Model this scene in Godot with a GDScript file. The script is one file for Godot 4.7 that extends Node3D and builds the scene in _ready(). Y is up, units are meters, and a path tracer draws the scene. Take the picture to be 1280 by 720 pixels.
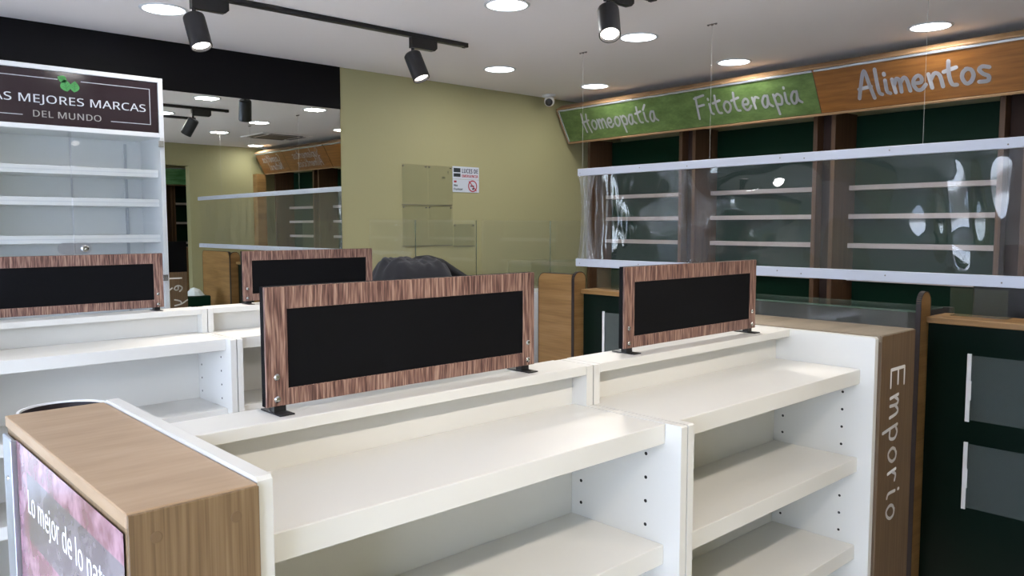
extends Node3D
# A small shop with white stepped gondolas, sign boards, a service counter, wall shelving and a mirror.

var M := {}          # materials by name
var used := {}       # top-level names taken
const SIDE := 0.335  # half depth of a gondola


func _ready() -> void:
	# ---------------------------------------------------------------- camera, sky, exposure
	var cam := Camera3D.new()
	cam.name = "camera"
	cam.position = Vector3(0, 1.62, 0)
	cam.rotation = Vector3(-0.0778413, -0.734444, -0.00108)
	cam.fov = rad_to_deg(2.0 * atan(360.0 / 995.0))
	cam.near = 0.02
	add_child(cam)
	var we := WorldEnvironment.new()
	we.name = "environment"
	var e := Environment.new()
	e.background_mode = Environment.BG_SKY
	var sky := Sky.new()
	var sm := ProceduralSkyMaterial.new()
	sm.sky_top_color = Color(0.72, 0.81, 0.97)
	sm.sky_horizon_color = Color(0.90, 0.94, 1.0)
	sm.ground_horizon_color = Color(0.62, 0.64, 0.68)
	sm.ground_bottom_color = Color(0.36, 0.36, 0.38)
	sky.sky_material = sm
	e.sky = sky
	e.background_energy_multiplier = SKY
	e.tonemap_mode = Environment.TONE_MAPPER_LINEAR
	e.tonemap_exposure = EXPOSURE
	e.sdfgi_enabled = true
	e.ssao_enabled = true
	e.ssil_enabled = true
	we.environment = e
	add_child(we)

	materials()
	# ---------------------------------------------------------------- the shop itself
	room()
	# ---------------------------------------------------------------- large furniture
	gondolas()
	wall_fixtures()
	counters()
	wall_cabinet()
	# ---------------------------------------------------------------- lamps
	lamps()
	# ---------------------------------------------------------------- small things
	boards()
	hanging_screen()
	back_wall_things()
	small_things()
	next_room()


const SKY := 10.5
const EXPOSURE := 1.6
const DOWN := 0.25       # energy of one downlight
const SPOT := 0.9        # energy of one track spot


# ==================================================================== helpers
func numbered(n: String) -> String:
	if not used.has(n):
		used[n] = 0
		return n
	used[n] += 1
	return "%s_%03d" % [n, used[n]]


func thing(called: String, label: String, category: String, at := Vector3.ZERO, turn := 0.0, group := "") -> Node3D:
	var o := Node3D.new()
	o.name = numbered(called)
	add_child(o)
	o.position = at
	o.rotation.y = turn
	tag(o, label, category, group)
	return o


func tag(o: Node3D, label: String, category: String, group := "") -> void:
	o.set_meta("label", label)
	o.set_meta("category", category)
	if group != "":
		o.set_meta("group", group)


func S() -> SurfaceTool:
	var st := SurfaceTool.new()
	st.begin(Mesh.PRIMITIVE_TRIANGLES)
	return st


func put(called: String, st: SurfaceTool, m: String, parent: Node) -> MeshInstance3D:
	return put_mesh(called, st.commit(), m, parent)


func put_mesh(called: String, mesh: Mesh, m: String, parent: Node) -> MeshInstance3D:
	var o := MeshInstance3D.new()
	o.name = called if parent != self else numbered(called)
	o.mesh = mesh
	o.material_override = M[m]
	parent.add_child(o, true)
	return o


func struct(called: String, st: SurfaceTool, m: String) -> MeshInstance3D:
	var o := put(called, st, m, self)
	o.set_meta("kind", "structure")
	return o


func uv_of(p: Vector3, n: Vector3) -> Vector2:
	var a := n.abs()
	if a.y >= a.x and a.y >= a.z:
		return Vector2(p.x, p.z)
	if a.x >= a.z:
		return Vector2(p.z, -p.y)
	return Vector2(p.x, -p.y)


# one triangle whose outside is on the side of n (front faces run clockwise)
func tri(st: SurfaceTool, a: Vector3, b: Vector3, c: Vector3, n: Vector3) -> void:
	var o := [a, b, c] if (b - a).cross(c - a).dot(n) < 0 else [a, c, b]
	for p: Vector3 in o:
		st.set_normal(n)
		st.set_uv(uv_of(p, n))
		st.add_vertex(p)


func quad(st: SurfaceTool, a: Vector3, b: Vector3, c: Vector3, d: Vector3, n: Vector3) -> void:
	tri(st, a, b, c, n)
	tri(st, a, c, d, n)


# box from lo to hi with its edges chamfered by c
func box(st: SurfaceTool, lo: Vector3, hi: Vector3, c := 0.0012) -> void:
	var mid := (lo + hi) / 2.0
	var h := (hi - lo) / 2.0
	c = minf(c, 0.45 * minf(h.x, minf(h.y, h.z)))
	var ax := [Vector3.RIGHT, Vector3.UP, Vector3.BACK]
	for i in 3:
		for s: float in [-1.0, 1.0]:
			var n: Vector3 = ax[i] * s
			var u: Vector3 = ax[(i + 1) % 3] * (h[(i + 1) % 3] - c)
			var v: Vector3 = ax[(i + 2) % 3] * (h[(i + 2) % 3] - c)
			var o: Vector3 = mid + n * h[i]
			quad(st, o - u - v, o + u - v, o + u + v, o - u + v, n)
	if c <= 0.0:
		return
	for i in 3:
		var j := (i + 1) % 3
		var k := (i + 2) % 3
		for sj: float in [-1.0, 1.0]:
			for sk: float in [-1.0, 1.0]:
				var along: Vector3 = ax[i] * (h[i] - c)
				var p: Vector3 = mid + ax[j] * sj * h[j] + ax[k] * sk * (h[k] - c)
				var q: Vector3 = mid + ax[j] * sj * (h[j] - c) + ax[k] * sk * h[k]
				var n: Vector3 = (ax[j] * sj + ax[k] * sk).normalized()
				quad(st, p - along, p + along, q + along, q - along, n)
	for sx: float in [-1.0, 1.0]:
		for sy: float in [-1.0, 1.0]:
			for sz: float in [-1.0, 1.0]:
				var sg := Vector3(sx, sy, sz)
				var a := mid + sg * Vector3(h.x, h.y - c, h.z - c)
				var b := mid + sg * Vector3(h.x - c, h.y, h.z - c)
				var d := mid + sg * Vector3(h.x - c, h.y - c, h.z)
				tri(st, a, b, d, sg.normalized())


func bx(called: String, lo: Vector3, hi: Vector3, m: String, parent: Node, c := 0.0012) -> MeshInstance3D:
	var st := S()
	box(st, lo, hi, c)
	return put(called, st, m, parent)


# surface of revolution round the axis from `at` along `dir`; profile of (radius, height)
func lathe(st: SurfaceTool, at: Vector3, dir: Vector3, profile: Array, seg := 24) -> void:
	var w := dir.normalized()
	var u := w.cross(Vector3.UP if absf(w.y) < 0.9 else Vector3.RIGHT).normalized()
	var v := w.cross(u)
	for k in profile.size() - 1:
		var p: Vector2 = profile[k]
		var q: Vector2 = profile[k + 1]
		var slope := Vector2(q.y - p.y, -(q.x - p.x)).normalized()
		if slope.length() < 0.5:
			continue
		for i in seg:
			var d0 := u * cos(TAU * i / seg) + v * sin(TAU * i / seg)
			var d1 := u * cos(TAU * (i + 1) / seg) + v * sin(TAU * (i + 1) / seg)
			var a := at + d0 * p.x + w * p.y
			var b := at + d1 * p.x + w * p.y
			var c := at + d1 * q.x + w * q.y
			var d := at + d0 * q.x + w * q.y
			var n0 := (d0 * slope.x + w * slope.y).normalized()
			var n1 := (d1 * slope.x + w * slope.y).normalized()
			var flat := (n0 + n1).normalized()
			var t := [[a, n0, b, n1, c, n1], [a, n0, c, n1, d, n0]]
			for f: Array in t:
				var cw: bool = (f[2] - f[0]).cross(f[4] - f[0]).dot(flat) < 0
				for j: int in ([0, 2, 4] if cw else [0, 4, 2]):
					st.set_normal(f[j + 1])
					st.set_uv(Vector2(float(i) / seg, (f[j] - at).dot(w)))
					st.add_vertex(f[j])


func rod(st: SurfaceTool, a: Vector3, b: Vector3, r: float, seg := 10) -> void:
	var l := a.distance_to(b)
	lathe(st, a, b - a, [Vector2(0.0001, 0), Vector2(r, 0), Vector2(r, l), Vector2(0.0001, l)], seg)


# flat outline (x, y) pulled out from z0 to z1
func extrude(st: SurfaceTool, pts: PackedVector2Array, z0: float, z1: float) -> void:
	var t := Geometry2D.triangulate_polygon(pts)
	for i in range(0, t.size(), 3):
		for z: float in [z0, z1]:
			var n := Vector3(0, 0, 1 if z == maxf(z0, z1) else -1)
			tri(st, v3(pts[t[i]], z), v3(pts[t[i + 1]], z), v3(pts[t[i + 2]], z), n)
	var ccw := not Geometry2D.is_polygon_clockwise(pts)
	for i in pts.size():
		var a := pts[i]
		var b := pts[(i + 1) % pts.size()]
		var d := (b - a).normalized()
		var n := Vector3(d.y, -d.x, 0) if ccw else Vector3(-d.y, d.x, 0)
		# Geometry2D calls an outline clockwise with y down: turn the normal to the outside by testing
		var mid := (a + b) / 2.0 + Vector2(n.x, n.y) * 0.0005
		if Geometry2D.is_point_in_polygon(mid, pts):
			n = -n
		quad(st, v3(a, z0), v3(b, z0), v3(b, z1), v3(a, z1), n)


func v3(p: Vector2, z: float) -> Vector3:
	return Vector3(p.x, p.y, z)


# a printed sheet that fills its rectangle with the texture once; faces +z
func sheet(called: String, w: float, h: float, m: String, parent: Node, at: Vector3) -> MeshInstance3D:
	var st := S()
	var t := 0.0008
	var c := [Vector3(-w / 2, -h / 2, t), Vector3(w / 2, -h / 2, t), Vector3(w / 2, h / 2, t), Vector3(-w / 2, h / 2, t)]
	var uv := [Vector2(0, 1), Vector2(1, 1), Vector2(1, 0), Vector2(0, 0)]
	for j: int in [0, 2, 1, 0, 3, 2]:
		st.set_normal(Vector3.BACK)
		st.set_uv(uv[j])
		st.add_vertex(c[j])
	var o := put(called, st, m, parent)
	o.position = at
	return o


# lettering from a font, fitted to the box (x0, y0) .. (x1, y1) in the plane z
func type(text: String, font: String, bold: bool, x0: float, y0: float, x1: float, y1: float, z: float, m: String, parent: Node, called := "lettering") -> MeshInstance3D:
	var f := SystemFont.new()
	f.font_names = PackedStringArray([font])
	if bold:
		f.font_weight = 700
	var tm := TextMesh.new()
	tm.text = text
	tm.font = f
	tm.font_size = 64
	tm.pixel_size = 0.01
	tm.depth = 0.05
	tm.curve_step = 2.0
	var b := tm.get_aabb()
	var o := put_mesh(called, tm, m, parent)
	var s := Vector3((x1 - x0) / b.size.x, (y1 - y0) / b.size.y, 0.02)
	o.scale = s
	o.position = Vector3(x0 - b.position.x * s.x, y0 - b.position.y * s.y, z + 0.0006)
	return o


# ---- brush lettering: strokes in tenths of the x-height; «!» keeps corners
const HAND := {
	"H": "1,-2 0,9 1,19|8,-3 6,9 8,18|-1,9 9,11", "o": "4,10 1,8 0,4 2,0 5,1 7,5 6,9 3,10", "m": "0,10 1,0|1,6 3,10 5,8 5,0|5,6 8,10 10,8 11,0",
	"e": "0,5 5,5 6,8 4,10 1,8 0,4 2,0 5,0 8,3", "p": "0,10 1,1 2,-8|1,8 4,10 7,7 6,1 2,1", "a": "6,9 3,10 0,5 1,0 4,1 6,8|6,10 6,3 9,0",
	"t": "3,17 2,8 3,1 6,0|-1,10 7,12", "i": "1,10 1,2 3,0|1,14 1,15", "í": "1,10 1,2 3,0|1,13 5,18", "F": "2,18 1,9 0,-3|0,17 5,18 11,19|1,9 9,10",
	"r": "0,10 1,0|1,6 3,10 6,9", "A": "0,-1 3,9 7,19 9,9 11,-2|1,6 10,7", "l": "1,19 1,3 3,0", "n": "0,10 1,0|1,6 4,10 7,8 8,0", "s": "7,9 3,10 1,8 3,5 6,3 5,0 0,0",
	"E": "!9,17 0,17 0,0 9,0|!0,9 8,9", "T": "!0,18 11,18|!5,18 5,0", "é": "0,5 5,5 6,8 4,10 1,8 0,4 2,0 5,0 8,3|3,13 6,17", "y": "0,10 2,3 5,1|8,10 6,1 1,-7", "á": "6,9 3,10 0,5 1,0 4,1 6,8|6,10 6,3 9,0|3,13 6,17",
	"C": "9,16 5,18 1,12 1,4 5,0 9,2", "c": "6,9 3,10 0,5 2,0 6,1", "N": "!0,0 0,18 8,0 8,18", "u": "0,10 1,1 4,0 6,4|7,10 7,0", "S": "8,17 3,18 1,13 5,9 7,4 4,0 0,1", "d": "6,8 3,10 0,5 2,0 5,1 6,6|7,19 7,3 9,0", "v": "0,10 4,0 8,10",
}


func strokes(ch: String) -> Array:
	var out := []
	if not HAND.has(ch):
		return out
	for part: String in (HAND[ch] as String).split("|"):
		var sharp := part.begins_with("!")
		var pts: Array[Vector2] = []
		for pair: String in part.trim_prefix("!").split(" "):
			var xy := pair.split(",")
			pts.append(Vector2(xy[0].to_float(), xy[1].to_float()) / 10.0)
		if sharp or pts.size() < 3:
			out.append(pts)
			continue
		var smooth: Array[Vector2] = []
		for i in pts.size() - 1:
			var a: Vector2 = pts[maxi(i - 1, 0)]
			var d: Vector2 = pts[mini(i + 2, pts.size() - 1)]
			for k in 5:
				smooth.append(pts[i].cubic_interpolate(pts[i + 1], a, d, k / 5.0))
		smooth.append(pts[pts.size() - 1])
		out.append(smooth)
	return out


# brush lettering as a raised ribbon in the plane z; returns its width
func hand(st: SurfaceTool, text: String, at: Vector2, size: float, width: float, z: float, squeeze := 1.0, gap := 0.35, tilt := 0.0) -> float:
	var x := 0.0
	for ch in text:
		if ch == " ":
			x += 0.7
			continue
		var right := 0.0
		for line: Array in strokes(ch):
			for i in line.size():
				right = maxf(right, line[i].x)
				var p := at + Vector2((x + line[i].x) * squeeze, line[i].y + x * tilt) * size
				disc(st, p, width / 2.0, z)
				if i + 1 < line.size():
					var q := at + Vector2((x + line[i + 1].x) * squeeze, line[i + 1].y + x * tilt) * size
					var s := (q - p).orthogonal().normalized() * width / 2.0
					quad(st, v3(p - s, z), v3(q - s, z), v3(q + s, z), v3(p + s, z), Vector3.BACK)
		x += right + gap
	return x * size * squeeze


func disc(st: SurfaceTool, p: Vector2, r: float, z: float, seg := 8) -> void:
	for i in seg:
		tri(st, v3(p, z), v3(p + Vector2.from_angle(TAU * i / seg) * r, z), v3(p + Vector2.from_angle(TAU * (i + 1) / seg) * r, z), Vector3.BACK)


# ==================================================================== materials
func mat(called: String, c: Color, rough: float, metal := 0.0) -> StandardMaterial3D:
	var m := StandardMaterial3D.new()
	m.resource_name = called
	m.albedo_color = c
	m.roughness = rough
	m.metallic = metal
	M[called] = m
	return m


func c8(r: int, g: int, b: int) -> Color:
	return Color(r / 255.0, g / 255.0, b / 255.0)


# streaky wood: grain runs along v; nu, nv are noise cells across and along the picture
func wood(called: String, size: Vector2i, tones: Array, nu: float, nv: float, contrast: float, rough: float, per_metre: Vector2, sideways := false, key := 1) -> StandardMaterial3D:
	var a := FastNoiseLite.new()
	a.seed = key
	a.noise_type = FastNoiseLite.TYPE_SIMPLEX_SMOOTH
	a.fractal_octaves = 4
	a.frequency = 1.0
	var b := FastNoiseLite.new()
	b.seed = key + 7
	b.frequency = 1.0
	b.fractal_octaves = 2
	var im := Image.create(size.x, size.y, false, Image.FORMAT_RGB8)
	for y in size.y:
		for x in size.x:
			var u := float(x) / size.x
			var v := float(y) / size.y
			if sideways:
				var t := u
				u = v
				v = t
			var wob := b.get_noise_2d(u * 3.0, v * 2.0) * 0.006
			var n := a.get_noise_2d((u + wob) * nu, v * nv)
			var fine := b.get_noise_2d(u * nu * 7.0, v * nv * 2.5)
			var t2 := clampf(0.5 + contrast * (n + 0.5 * fine), 0.0, 1.0)
			var c: Color = (tones[0] as Color).lerp(tones[1], clampf(t2 * 2.0, 0, 1)).lerp(tones[2], clampf(t2 * 2.0 - 1.0, 0, 1))
			im.set_pixel(x, y, c)
	var m := mat(called, Color.WHITE, rough)
	m.albedo_texture = ImageTexture.create_from_image(im)
	m.uv1_scale = Vector3(per_metre.x, per_metre.y, 1)
	return m


func print_tex(called: String, size: Vector2i, rough: float, paint: Callable) -> StandardMaterial3D:
	var im := Image.create(size.x, size.y, false, Image.FORMAT_RGB8)
	for y in size.y:
		for x in size.x:
			im.set_pixel(x, y, paint.call(float(x) / size.x, float(y) / size.y))
	var m := mat(called, Color.WHITE, rough)
	m.albedo_texture = ImageTexture.create_from_image(im)
	return m


func clear(called: String, c: Color, alpha: float, rough := 0.03) -> StandardMaterial3D:
	var m := mat(called, Color(c, alpha), rough)
	m.transparency = BaseMaterial3D.TRANSPARENCY_ALPHA
	return m


func noise(key: int, freq := 1.0, oct := 4) -> FastNoiseLite:
	var n := FastNoiseLite.new()
	n.seed = key
	n.frequency = freq
	n.fractal_octaves = oct
	return n


func materials() -> void:
	mat("white_melamine", c8(214, 212, 206), 0.32)
	mat("white_paint", c8(214, 216, 218), 0.45)
	mat("white_metal", c8(186, 190, 202), 0.4)
	mat("ceiling_paint", c8(240, 234, 231), 0.9)
	var g := mat("olive_wall", c8(166, 161, 120), 0.62)
	var gn := NoiseTexture2D.new()
	gn.noise = noise(5, 0.02)
	gn.seamless = true
	gn.width = 256
	gn.height = 256
	g.heightmap_enabled = true
	g.heightmap_texture = gn
	g.heightmap_scale = 0.06
	g.uv1_scale = Vector3(3, 3, 3)
	mat("black_paint", c8(11, 11, 15), 0.65).metallic_specular = 0.3
	mat("black_board", c8(9, 9, 12), 0.75).metallic_specular = 0.25
	mat("black_metal", c8(24, 24, 27), 0.4)
	mat("black_plastic", c8(20, 20, 22), 0.3)
	mat("pin_hole_dark", c8(24, 22, 20), 0.9)
	mat("seam_dark", c8(60, 57, 52), 0.9)
	mat("steel", c8(190, 190, 190), 0.25, 1.0)
	mat("aluminium", c8(176, 180, 190), 0.38, 0.85)
	mat("silver_strip", c8(205, 212, 220), 0.25, 0.7)
	mat("dark_band", c8(42, 33, 34), 0.5)
	mat("dark_gap", c8(44, 26, 20), 0.8)
	mat("dark_green", c8(5, 22, 16), 0.28).metallic_specular = 0.3
	mat("green_back", c8(7, 40, 26), 0.5).metallic_specular = 0.25
	mat("shelf_edge", c8(176, 165, 162), 0.5)
	mat("letter_white", c8(226, 224, 224), 0.5)
	mat("letter_grey", c8(176, 176, 182), 0.5)
	mat("letter_silver", c8(196, 200, 206), 0.4)
	mat("letter_thin", c8(150, 148, 144), 0.4)
	mat("sign_white", c8(205, 212, 222), 0.4)
	mat("sign_dark", c8(32, 42, 48), 0.5)
	mat("sign_red", c8(168, 40, 56), 0.5)
	mat("sign_ink", c8(58, 52, 80), 0.5)
	mat("leaf_green", c8(72, 150, 80), 0.5)
	mat("leaf_vein", c8(40, 96, 54), 0.5)
	mat("sign_brown", c8(45, 34, 38), 0.12)
	mat("black_cloth", c8(26, 26, 31), 0.75)
	mat("coat_cloth", c8(33, 33, 40), 0.8).rim_enabled = true
	mat("camera_white", c8(210, 208, 204), 0.4)
	mat("floor_tile", c8(222, 214, 204), 0.25)
	mat("pavement", c8(206, 202, 196), 0.9)
	mat("grey_liner", c8(215, 222, 224), 0.7)
	mat("grille_grey", c8(120, 112, 104), 0.6)
	mat("rim_white", c8(225, 225, 225), 0.3)
	mat("case_dark", c8(30, 23, 19), 0.5)
	mat("rail_wood", c8(150, 118, 84), 0.55)
	clear("pvc_fold", c8(200, 205, 210), 0.07, 0.03)
	mat("plug_wood", c8(110, 87, 61), 0.55)
	var mi := mat("mirror_silver", c8(232, 236, 232), 0.0, 1.0)
	mi.metallic_specular = 0.5
	clear("glass", c8(200, 225, 215), 0.02)
	clear("cabinet_glass", c8(205, 220, 214), 0.06)
	clear("acrylic", c8(140, 150, 120), 0.06, 0.05)
	clear("pvc_film", c8(190, 200, 200), 0.045, 0.02)
	clear("holder_film", c8(150, 165, 165), 0.10, 0.12)
	clear("glass_edge", c8(90, 115, 98), 0.6)
	clear("wire", c8(210, 210, 205), 0.6)
	var lamp := mat("lamp_glow", Color.WHITE, 0.4)
	lamp.emission_enabled = true
	lamp.emission = c8(245, 250, 255)
	lamp.emission_energy_multiplier = 3.0
	var warm := mat("spot_glow", Color.WHITE, 0.4)
	warm.emission_enabled = true
	warm.emission = c8(255, 246, 236)
	warm.emission_energy_multiplier = 3.0
	wood("print_wood", Vector2i(512, 256), [c8(70, 45, 41), c8(122, 90, 79), c8(168, 138, 121)], 70.0, 2.6, 0.95, 0.5, Vector2(1.9, 2.6), false, 11)
	wood("oak_side", Vector2i(256, 256), [c8(96, 75, 51), c8(118, 94, 66), c8(133, 110, 81)], 30.0, 1.6, 0.6, 0.5, Vector2(3.0, 1.2), false, 21)
	wood("oak_top", Vector2i(256, 256), [c8(150, 123, 95), c8(162, 135, 106), c8(172, 146, 118)], 7.0, 2.2, 0.45, 0.5, Vector2(1.4, 1.4), true, 23)
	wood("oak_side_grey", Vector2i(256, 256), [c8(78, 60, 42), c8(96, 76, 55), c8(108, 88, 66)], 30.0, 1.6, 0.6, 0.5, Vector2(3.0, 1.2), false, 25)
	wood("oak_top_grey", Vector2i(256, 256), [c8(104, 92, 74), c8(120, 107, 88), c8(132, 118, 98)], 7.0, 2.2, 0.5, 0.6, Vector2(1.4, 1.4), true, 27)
	wood("beech_board", Vector2i(256, 256), [c8(128, 94, 53), c8(146, 110, 65), c8(157, 121, 76)], 9.0, 1.0, 0.7, 0.45, Vector2(1.3, 1.3), true, 31)
	wood("beech_post", Vector2i(256, 256), [c8(70, 48, 31), c8(86, 60, 39), c8(96, 69, 46)], 14.0, 1.0, 0.7, 0.5, Vector2(2.5, 0.8), false, 37)
	var n1 := noise(3, 1.0, 5)
	print_tex("green_print", Vector2i(512, 128), 0.3, func(u: float, v: float) -> Color:
		var t := 0.5 + 0.55 * n1.get_noise_2d(u * 14.0, v * 3.5) + 0.25 * n1.get_noise_2d(u * 60.0, v * 15.0)
		return c8(70, 92, 48).lerp(c8(106, 130, 76), clampf(t, 0, 1)))
	print_tex("orange_print", Vector2i(512, 128), 0.3, func(u: float, v: float) -> Color:
		var t := 0.5 + 0.6 * n1.get_noise_2d(u * 4.0 + 9.0, v * 9.0) + 0.2 * n1.get_noise_2d(u * 10.0, v * 40.0)
		return c8(112, 70, 30).lerp(c8(146, 98, 48), clampf(t, 0, 1)))
	print_tex("poster_print", Vector2i(256, 512), 0.18, func(u: float, v: float) -> Color:
		var y := v * 1.16   # metres below the top of the poster
		var k := 0.45 + 1.5 * n1.get_noise_2d(u * 5.0 + y * 4.0, y * 12.0) + 0.5 * n1.get_noise_2d(u * 24.0, y * 30.0)
		var c := c8(122, 82, 92).lerp(c8(166, 126, 140), clampf(k, 0, 1))
		if y > 0.040 and y < 0.155 and u > 0.12:
			c = c8(98, 88, 93).lerp(c8(120, 111, 116), clampf(k, 0, 1))
		return c)
	print_tex("green_sign_print", Vector2i(128, 64), 0.3, func(u: float, v: float) -> Color:
		return c8(60, 110, 66).lerp(c8(120, 176, 132), clampf(0.5 + 0.8 * n1.get_noise_2d(u * 5.0, v * 3.0), 0, 1)))


# ==================================================================== the room
func room() -> void:
	var st := S()
	box(st, Vector3(-3.2, -0.1, -4.7), Vector3(5.5, 0, 2.8), 0)
	struct("floor", st, "floor_tile")
	st = S()
	box(st, Vector3(-3.2, 2.62, -4.7), Vector3(5.5, 2.75, 0.97), 0)
	box(st, Vector3(2.05, 2.62, 0.97), Vector3(5.5, 2.75, 2.8), 0)
	struct("ceiling", st, "ceiling_paint")
	st = S()
	box(st, Vector3(-3.2, 0, -4.68), Vector3(5.5, 2.62, -4.527), 0)
	struct("wall_back", st, "olive_wall")
	st = S()
	box(st, Vector3(-3.0, 2.357, -4.527), Vector3(2.62, 2.619, -4.517), 0.001)
	struct("trim_1", st, "black_paint")
	st = S()
	box(st, Vector3(5.35, 0, -4.527), Vector3(5.5, 2.62, 2.8), 0)
	struct("wall_right", st, "olive_wall")
	st = S()
	box(st, Vector3(-1.5, 0, 0.85), Vector3(2.6, 2.62, 0.97), 0)
	box(st, Vector3(-3.2, 0, 0.85), Vector3(-2.9, 2.62, 0.97), 0)
	box(st, Vector3(-2.9, 2.52, 0.85), Vector3(-1.5, 2.62, 0.97), 0)
	box(st, Vector3(-2.9, 0, 0.85), Vector3(-1.5, 0.06, 0.97), 0)
	box(st, Vector3(3.635, 0, 0.85), Vector3(5.35, 2.62, 0.97), 0)
	box(st, Vector3(2.6, 2.356, 0.85), Vector3(3.635, 2.62, 0.97), 0)
	struct("wall_front", st, "olive_wall")
	# street side: piers, parapet and lintel round the shop window
	st = S()
	box(st, Vector3(-3.2, 0, -4.527), Vector3(-3.0, 2.62, -2.6), 0)
	box(st, Vector3(-3.2, 0, 0.75), Vector3(-3.0, 2.62, 0.85), 0)
	box(st, Vector3(-3.2, 2.52, -2.6), Vector3(-3.0, 2.62, 0.75), 0)
	box(st, Vector3(-3.2, 0, -2.6), Vector3(-3.0, 0.06, 0.75), 0)
	struct("wall_left", st, "white_paint")
	var w := Node3D.new()
	w.name = "window_1"
	w.set_meta("kind", "structure")
	add_child(w)
	st = S()
	for z: float in [-2.595, -1.5, -0.4, 0.695]:
		box(st, Vector3(-3.13, 0.065, z), Vector3(-3.07, 2.515, z + 0.05), 0.002)
	for y: float in [0.062, 2.465]:
		box(st, Vector3(-3.128, y, -2.597), Vector3(-3.072, y + 0.05, 0.747), 0.002)
	put("window_frame", st, "aluminium", w)
	for z: float in [-2.54, -1.445, -0.345]:
		bx("pane", Vector3(-3.103, 0.115, z), Vector3(-3.097, 2.462, z + 1.035), "glass", w, 0.0)
	var w2 := Node3D.new()
	w2.name = "added_window_2"  # unseen window added in the front wall as fill daylight for camera-facing sides
	w2.set_meta("kind", "structure")
	add_child(w2)
	st = S()
	for x: float in [-2.895, -1.555]:
		box(st, Vector3(x, 0.065, 0.88), Vector3(x + 0.05, 2.515, 0.94), 0.002)
	for y: float in [0.062, 2.465]:
		box(st, Vector3(-2.897, y, 0.882), Vector3(-1.503, y + 0.05, 0.938), 0.002)
	put("window_frame", st, "aluminium", w2)
	bx("pane", Vector3(-2.843, 0.115, 0.907), Vector3(-1.557, 2.462, 0.913), "glass", w2, 0.0)
	st = S()
	box(st, Vector3(-14, -0.14, -14), Vector3(-3.2, -0.04, 14), 0)
	box(st, Vector3(-3.2, -0.14, 2.8), Vector3(10, -0.04, 14), 0)
	struct("ground", st, "pavement")


# ==================================================================== gondolas
const ROW1 := Vector3(0.272, 0, -1.325)
const ROW2 := Vector3(0.094, 0, -3.28)
const TURN := 0.012


func in_row(row: Vector3, p: Vector3) -> Vector3:
	return row + Basis(Vector3.UP, TURN) * p


# a stepped side panel: deep below, narrow spine above; t from x0 to x1
func side_panel(x0: float, x1: float, full: bool, parent: Node, back: bool) -> MeshInstance3D:
	var st := S()
	var pts := PackedVector2Array()
	if full:
		pts = PackedVector2Array([Vector2(-0.33, 0), Vector2(0.33, 0), Vector2(0.33, 1.281), Vector2(0.325, 1.286), Vector2(-0.325, 1.286), Vector2(-0.33, 1.281)])
	else:
		pts = PackedVector2Array([Vector2(-0.33, 0), Vector2(0.33, 0), Vector2(0.33, 1.184), Vector2(0.327, 1.187), Vector2(0.056, 1.187), Vector2(0.056, 1.2835), Vector2(-0.056, 1.2835), Vector2(-0.056, 1.187), Vector2(-0.327, 1.187), Vector2(-0.33, 1.184)])
	if not back:
		for i in pts.size():
			pts[i].x = maxf(pts[i].x, -0.056)
		var kept := PackedVector2Array()
		for p in pts:
			if not kept.has(p):
				kept.append(p)
		pts = kept
	extrude(st, pts, 0.0, x1 - x0)
	var o := put("side_panel", st, "white_melamine", parent)
	# outline is (z, y): turn it so that its thickness runs along x
	o.transform = Transform3D(Basis(Vector3(0, 0, 1), Vector3(0, 1, 0), Vector3(-1, 0, 0)), Vector3(x1, 0, 0))
	return o


func gondola_bay(row: Vector3, x0: float, x1: float, full_left: bool, label: String, back := true) -> Node3D:
	var t := thing("gondola_bay", label, "shelving", in_row(row, Vector3(x0, 0, 0)), TURN, "white stepped shelving bays")
	var w := x1 - x0
	var p := 0.022
	side_panel(0.0, p, full_left, t, back)
	side_panel(w - p, w, not full_left, t, back)
	bx("back_panel", Vector3(p, 0.08, -0.010), Vector3(w - p, 1.262, 0.010), "white_melamine", t)
	bx("top_ledge", Vector3(p + 0.0005, 1.2625, -0.056), Vector3(w - p - 0.0005, 1.285, 0.056), "white_melamine", t)
	bx("plinth", Vector3(p, 0.0, -0.27 if back else -0.05), Vector3(w - p, 0.079, 0.27), "white_melamine", t)
	var sides := [1.0, -1.0] if back else [1.0]
	for s: float in sides:
		for y: float in [1.186, 0.913, 0.639, 0.366, 0.125]:
			bx("shelf", Vector3(p + 0.0008, y - 0.044, minf(s * 0.0105, s * 0.288)), Vector3(w - p - 0.0008, y, maxf(s * 0.0105, s * 0.288)), "white_melamine", t)
	var st := S()
	for s: float in sides:
		for x: float in [p, w - p]:
			var out := 1.0 if x == p else -1.0
			for z: float in [0.040, 0.236]:
				for k in 17:
					var y := 0.237 + 0.0545 * k
					if y < 1.13:
						lathe(st, Vector3(x + out * 0.0004, y, s * z), Vector3(out, 0, 0), [Vector2(0.0042, -0.002), Vector2(0.0042, 0.0), Vector2(0.0001, 0.0)], 8)
	put("pin_holes", st, "pin_hole_dark", t).set_meta("kind", "stuff")
	return t


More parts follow.
